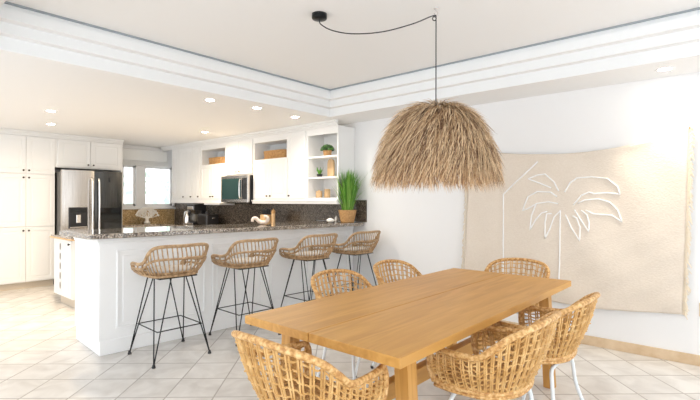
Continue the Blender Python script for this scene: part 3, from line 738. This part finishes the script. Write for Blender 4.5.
for k in range(1500):   # bottom skirt
    a = rr.uniform(0, 2*PI); e = Vector((math.cos(a), math.sin(a), 0)); tg = Vector((-math.sin(a), math.cos(a), 0))
    p = e*rr.uniform(.375, .41)+Vector((0, 0, rr.uniform(.08, .16))); l = rr.uniform(.08, .15)
    d1 = (Vector((0, 0, -1))+e*rr.uniform(-.05, .38)+tg*rr.gauss(-.25, .25)).normalized(); q = p+d1*l*.6; u_ = p+d1*l+Vector((0, 0, -.01))
    w_ = tg*rr.uniform(.0013, .0025); m.add([p-w_, p+w_, q+w_, q-w_, u_], [(0, 1, 2, 3), (3, 2, 4)], rr.choice((0, 0, 1, 1, 2)))
m.build('grass_fringe', [M['lampA'], M['lampB'], M['lampC']], t)
MB().lathe([(.02, .43), (.022, .48), (.018, .55)], n=12).build('lamp_holder', M['black'], t, True)
MB().lathe([(.004, .30), (.028, .315), (.04, .345), (.034, .38), (.018, .42), (.016, .43)], n=16).build('bulb', M['bulb'], t, True)
cz = 2.70
MB().tube([(0, 0, .56), (0, 0, cz-1.45-.055)], .004, 8).build('cord', M['cord'], t)
kn = []
for k in range(13): a = PI/2+k/12*2*PI; kn.append((.0+.013*math.cos(a)*r0.x-.012*r0.x, .013*math.cos(a)*r0.y-.012*r0.y, cz-1.45-.075+.014*math.sin(a)))
MB().tube(kn, .0038, 6).build('cord_knot', M['cord'], t)
hk = MB(); pts = [(0, 0, cz-1.45), (0, 0, cz-1.45-.02)]
for k in range(9): a = PI/2-k/8*1.5*PI; pts.append((r0.x*.012*math.cos(a), r0.y*.012*math.cos(a), cz-1.45-.037+.014*math.sin(a)))
hk.tube(pts, .003, 6).lathe([(.014, cz-1.45-.008), (.016, cz-1.45-.004), (.016, cz-1.45-.0005)], n=12).build('ceiling_hook', M['chrome'], t, True)
cxx, cyy = -2.33-hx, 2.33-hy
cp = MB().lathe([(.02, -.040), (.052, -.036), (.055, -.03), (.055, 0)], (cxx, cyy, cz-1.45), 24).build('ceiling_canopy', M['black'], t, True)
pts = catmull([(cxx, cyy, cz-1.45-.035), (cxx+.01, cyy+.005, cz-1.45-.075), (cxx*.88, cyy*.88, cz-1.45-.125), (cxx*.7, cyy*.7, cz-1.45-.155), (cxx*.45, cyy*.45, cz-1.45-.150), (cxx*.2, cyy*.2, cz-1.45-.105), (cxx*.05, cyy*.05, cz-1.45-.06), (0, 0, cz-1.45-.05)], 48)
MB().tube(pts, .0042, 7).build('swag_cord', M['cord'], t, True)

# ---------------------------------------------------------------- tapestry
TL, TR_, BR, BL = (-2.289, 1.905), (-.338, 1.955), (-.385, .395), (-2.36, .345)
t = thing('wall_tapestry', 'large cream linen wall hanging with white palm outline and fringes', 'wall hanging', (-1.34, WY-.03, .37))
OX, OZ = -1.34, .37
def sag(s): # top edge sag between the two pins (image trace)
    return -.150*(math.sin(PI*min(1, s*1.0))**.8)*(.62+.50*(s)) if 0 < s < 1 else 0
def fab(s, v_):
    top = Vector((TL[0]+(TR_[0]-TL[0])*s, 0, TL[1]+(TR_[1]-TL[1])*s+sag(s))); bot = Vector((BL[0]+(BR[0]-BL[0])*s, 0, BL[1]+(BR[1]-BL[1])*s+.02*math.sin(s*7)))
    p = top.lerp(bot, v_); x, z = p.x, p.z
    y = -.010-.006*math.sin(x*5+z*2)-.004*math.sin(x*13+z*9+2*math.sin(z*3)) - .011*math.sin((x*1.0+z*1.4)*9)*max(0, v_-.45) - .004*math.sin((x*.7-z*1.8)*17+x*6)*max(0, v_-.3)
    y -= .012*math.exp(-(v_/.03)**2)*(s*(1-s)*4)
    return Vector((x-OX, y, z-OZ))
def fab_xz(x, z):
    s = min(max((x-BL[0])/(BR[0]-BL[0]), 0), 1)
    for _ in range(3):
        zt = TL[1]+(TR_[1]-TL[1])*s+sag(s); zb = BL[1]+(BR[1]-BL[1])*s+.02*math.sin(s*7); v_ = (zt-z)/(zt-zb)
        xl = TL[0]+(BL[0]-TL[0])*v_; xr = TR_[0]+(BR[0]-TR_[0])*v_; s = (x-xl)/(xr-xl)
    return fab(s, v_)
m = MB(); nx, nz = 90, 80; vs = []
for side in (0, 1):
    for j in range(nz+1):
        for i in range(nx+1): p = fab(i/nx, j/nz); p.y += .004*side; vs.append(p)
fs = []; W_ = nx+1; O2 = W_*(nz+1)
for j in range(nz):
    for i in range(nx):
        a = j*W_+i; fs.append((a, a+1, a+W_+1, a+W_)); fs.append((O2+a, O2+a+W_, O2+a+W_+1, O2+a+1))
for i in range(nx): fs.append((i, O2+i, O2+i+1, i+1)); b = nz*W_; fs.append((b+i, b+i+1, O2+b+i+1, O2+b+i))
for j in range(nz): a = j*W_; fs.append((a, a+W_, O2+a+W_, O2+a)); a += nx; fs.append((a, O2+a, O2+a+W_, a+W_))
m.add(vs, fs); cloth = m.build('cloth', M['canvas'], t, True)
# palm drawing from traced image points, converted to wall coordinates
def un_wall(px, py):
    d = fw+R*((px-350)/f)-U*((py-200)/f); k = (WY-.03)/d.y; return (d.x*k, H+d.z*k)
strokes = [[(38, 640), (38, 400), (38, 175), (193, 30)],
 [(285, 160), (265, 120), (225, 85), (190, 90), (150, 106), (200, 125), (252, 146)],
 [(312, 165), (335, 125), (365, 103), (430, 97), (500, 105), (545, 140), (556, 174), (500, 168), (440, 172), (420, 165), (385, 180), (350, 222)],
 [(370, 215), (400, 200), (460, 195), (510, 210), (545, 245), (565, 297), (520, 268), (440, 262), (405, 245)],
 [(278, 185), (250, 165), (190, 163), (150, 185), (133, 225), (125, 248), (150, 238), (190, 215), (240, 208), (282, 216)],
 [(185, 220), (165, 270), (158, 332), (185, 285), (210, 258), (235, 250)],
 [(255, 260), (232, 262), (225, 300), (225, 370), (245, 330), (265, 275), (292, 248)],
 [(292, 245), (290, 400), (287, 560)],
 [(315, 265), (340, 320), (378, 380), (380, 320), (365, 280), (347, 270)],
 [(355, 242), (385, 290), (418, 340), (420, 300), (410, 265), (385, 245)]]
m = MB()
for st in strokes:
    ps = [un_wall(495+x/4.443, 155+y/4.443) for x, y in st]; out = []
    for (xa, za), (xb, zb) in zip(ps, ps[1:]):
        n = max(2, int(math.hypot(xb-xa, zb-za)/.02))
        for k in range(n): out.append((xa+(xb-xa)*k/n, za+(zb-za)*k/n))
    out.append(ps[-1])
    m.tube([fab_xz(x, z)+Vector((0, -.004, 0)) for x, z in out], .0068, 6, flat=None)
m.build('palm_drawing', M['stitch'], cloth, True)
rr = random.Random(9)
for s, sg in ((1, 1), (0, -1)):
    m = MB()
    for k in range(150 if s else 110):
        v_ = (k+.5)/(150 if s else 110); p = fab(s, v_); w0 = rr.uniform(.015, .045)*(1 if s else .8)
        q = p+Vector((sg*w0*.6, -.006, -w0*.3)); u_ = p+Vector((sg*w0+rr.uniform(-.006, .006), -.002, -w0*1.1))
        m.tube([p, q, u_], [.0035, .005, .003], 5)
    m.build('side_fringe', M['fringe'], cloth)
m = MB()
for s in (0, 1): p = fab(s, 0); m.tube([p+Vector((0, .025, -.01)), p+Vector((0, -.01, -.01))], .007, 8)
m.build('wall_pin', M['weave'], t)
o = MB().box(-.035, .035, -.006, 0, -.055, .055, .003).build('plate', M['plate']); o.name = 'wall_outlet'; o.location = (-.245, WY-.0005, .46); tag(o, 'beige electrical outlet plate low on the wall right of the tapestry', 'outlet')
for z in (-.025, .025): MB().box(-.012, .012, -.009, -.005, z-.012, z+.012, .002).build('socket', M['white'], o)

# ---------------------------------------------------------------- downlights
def spot(loc, e, size, col, blend=1, rad=.04, parent=None):
    l = bpy.data.lights.new('downlight_lamp', 'SPOT'); l.energy = e; l.spot_size = size; l.spot_blend = blend; l.color = col; l.shadow_soft_size = rad
    o = bpy.data.objects.new('lamp_beam', l); C.objects.link(o); o.location = loc
    if parent: o.parent = parent
    return o
warm = (1, .77, .50); soft = (1, .90, .78)
DL = [(-6.18, 1.705, 60, warm, 'recessed downlight in the ceiling before the pantry cabinets'),
      (-7.23, 1.995, 18, warm, 'recessed downlight in the ceiling closest to the pantry doors'),
      (-4.231, 2.612, 14, soft, 'recessed downlight over the bar nearest the fridge'),
      (-4.188, 3.187, 14, soft, 'recessed downlight over the middle of the bar'),
      (-4.272, 3.841, 14, soft, 'recessed downlight over the bar nearest the open shelves'),
      (-6.256, 3.777, 58, warm, 'recessed downlight in the kitchen ceiling before the microwave'),
      (-.478, 4.375, 26, (1, .88, .70), 'recessed downlight above the right half of the tapestry')]
for x, y, e, col, lab in DL:
    t = thing('recessed_downlight', lab, 'ceiling light', (x, y, ZC), 0, 'recessed downlights in the low ceiling')
    MB().lathe([(.047, -.003), (.064, -.006), (.068, -.001), (.068, 0), (.045, 0)], n=24).build('trim_ring', M['white'], t, True)
    MB().lathe([(.005, -.0042), (.046, -.003), (.046, -.0005)], n=24).build('lens', M['lens'], t)
    spot((0, 0, -.02), e, math.radians(165 if e != 26 else 88), col, parent=t)
l = bpy.data.lights.new('pendant_light', 'POINT'); l.energy = 1.2; l.color = (1, .82, .6); l.shadow_soft_size = .05
o = bpy.data.objects.new('pendant_light', l); C.objects.link(o); o.location = (hx, hy, 1.70)

# ---------------------------------------------------------------- daylight
W = bpy.data.worlds.new('sky'); bpy.context.scene.world = W; W.use_nodes = True
bg = W.node_tree.nodes['Background']; bg.inputs[0].default_value = (.93, .965, 1, 1); bg.inputs[1].default_value = 1.0
def area(loc, rot, sx, sy, e, col=(1, 1, 1)):
    l = bpy.data.lights.new('daylight', 'AREA'); l.shape = 'RECTANGLE'; l.size = sx; l.size_y = sy; l.energy = e; l.color = col
    o = bpy.data.objects.new('daylight', l); C.objects.link(o); o.location = loc; o.rotation_euler = rot
    return o
vs = bpy.context.scene.view_settings
bpy.context.scene.display_settings.display_device = 'sRGB'
vs.view_transform = 'Standard'; vs.look = 'None'; vs.gamma = 1; vs.use_curve_mapping = False; vs.exposure = 1.36
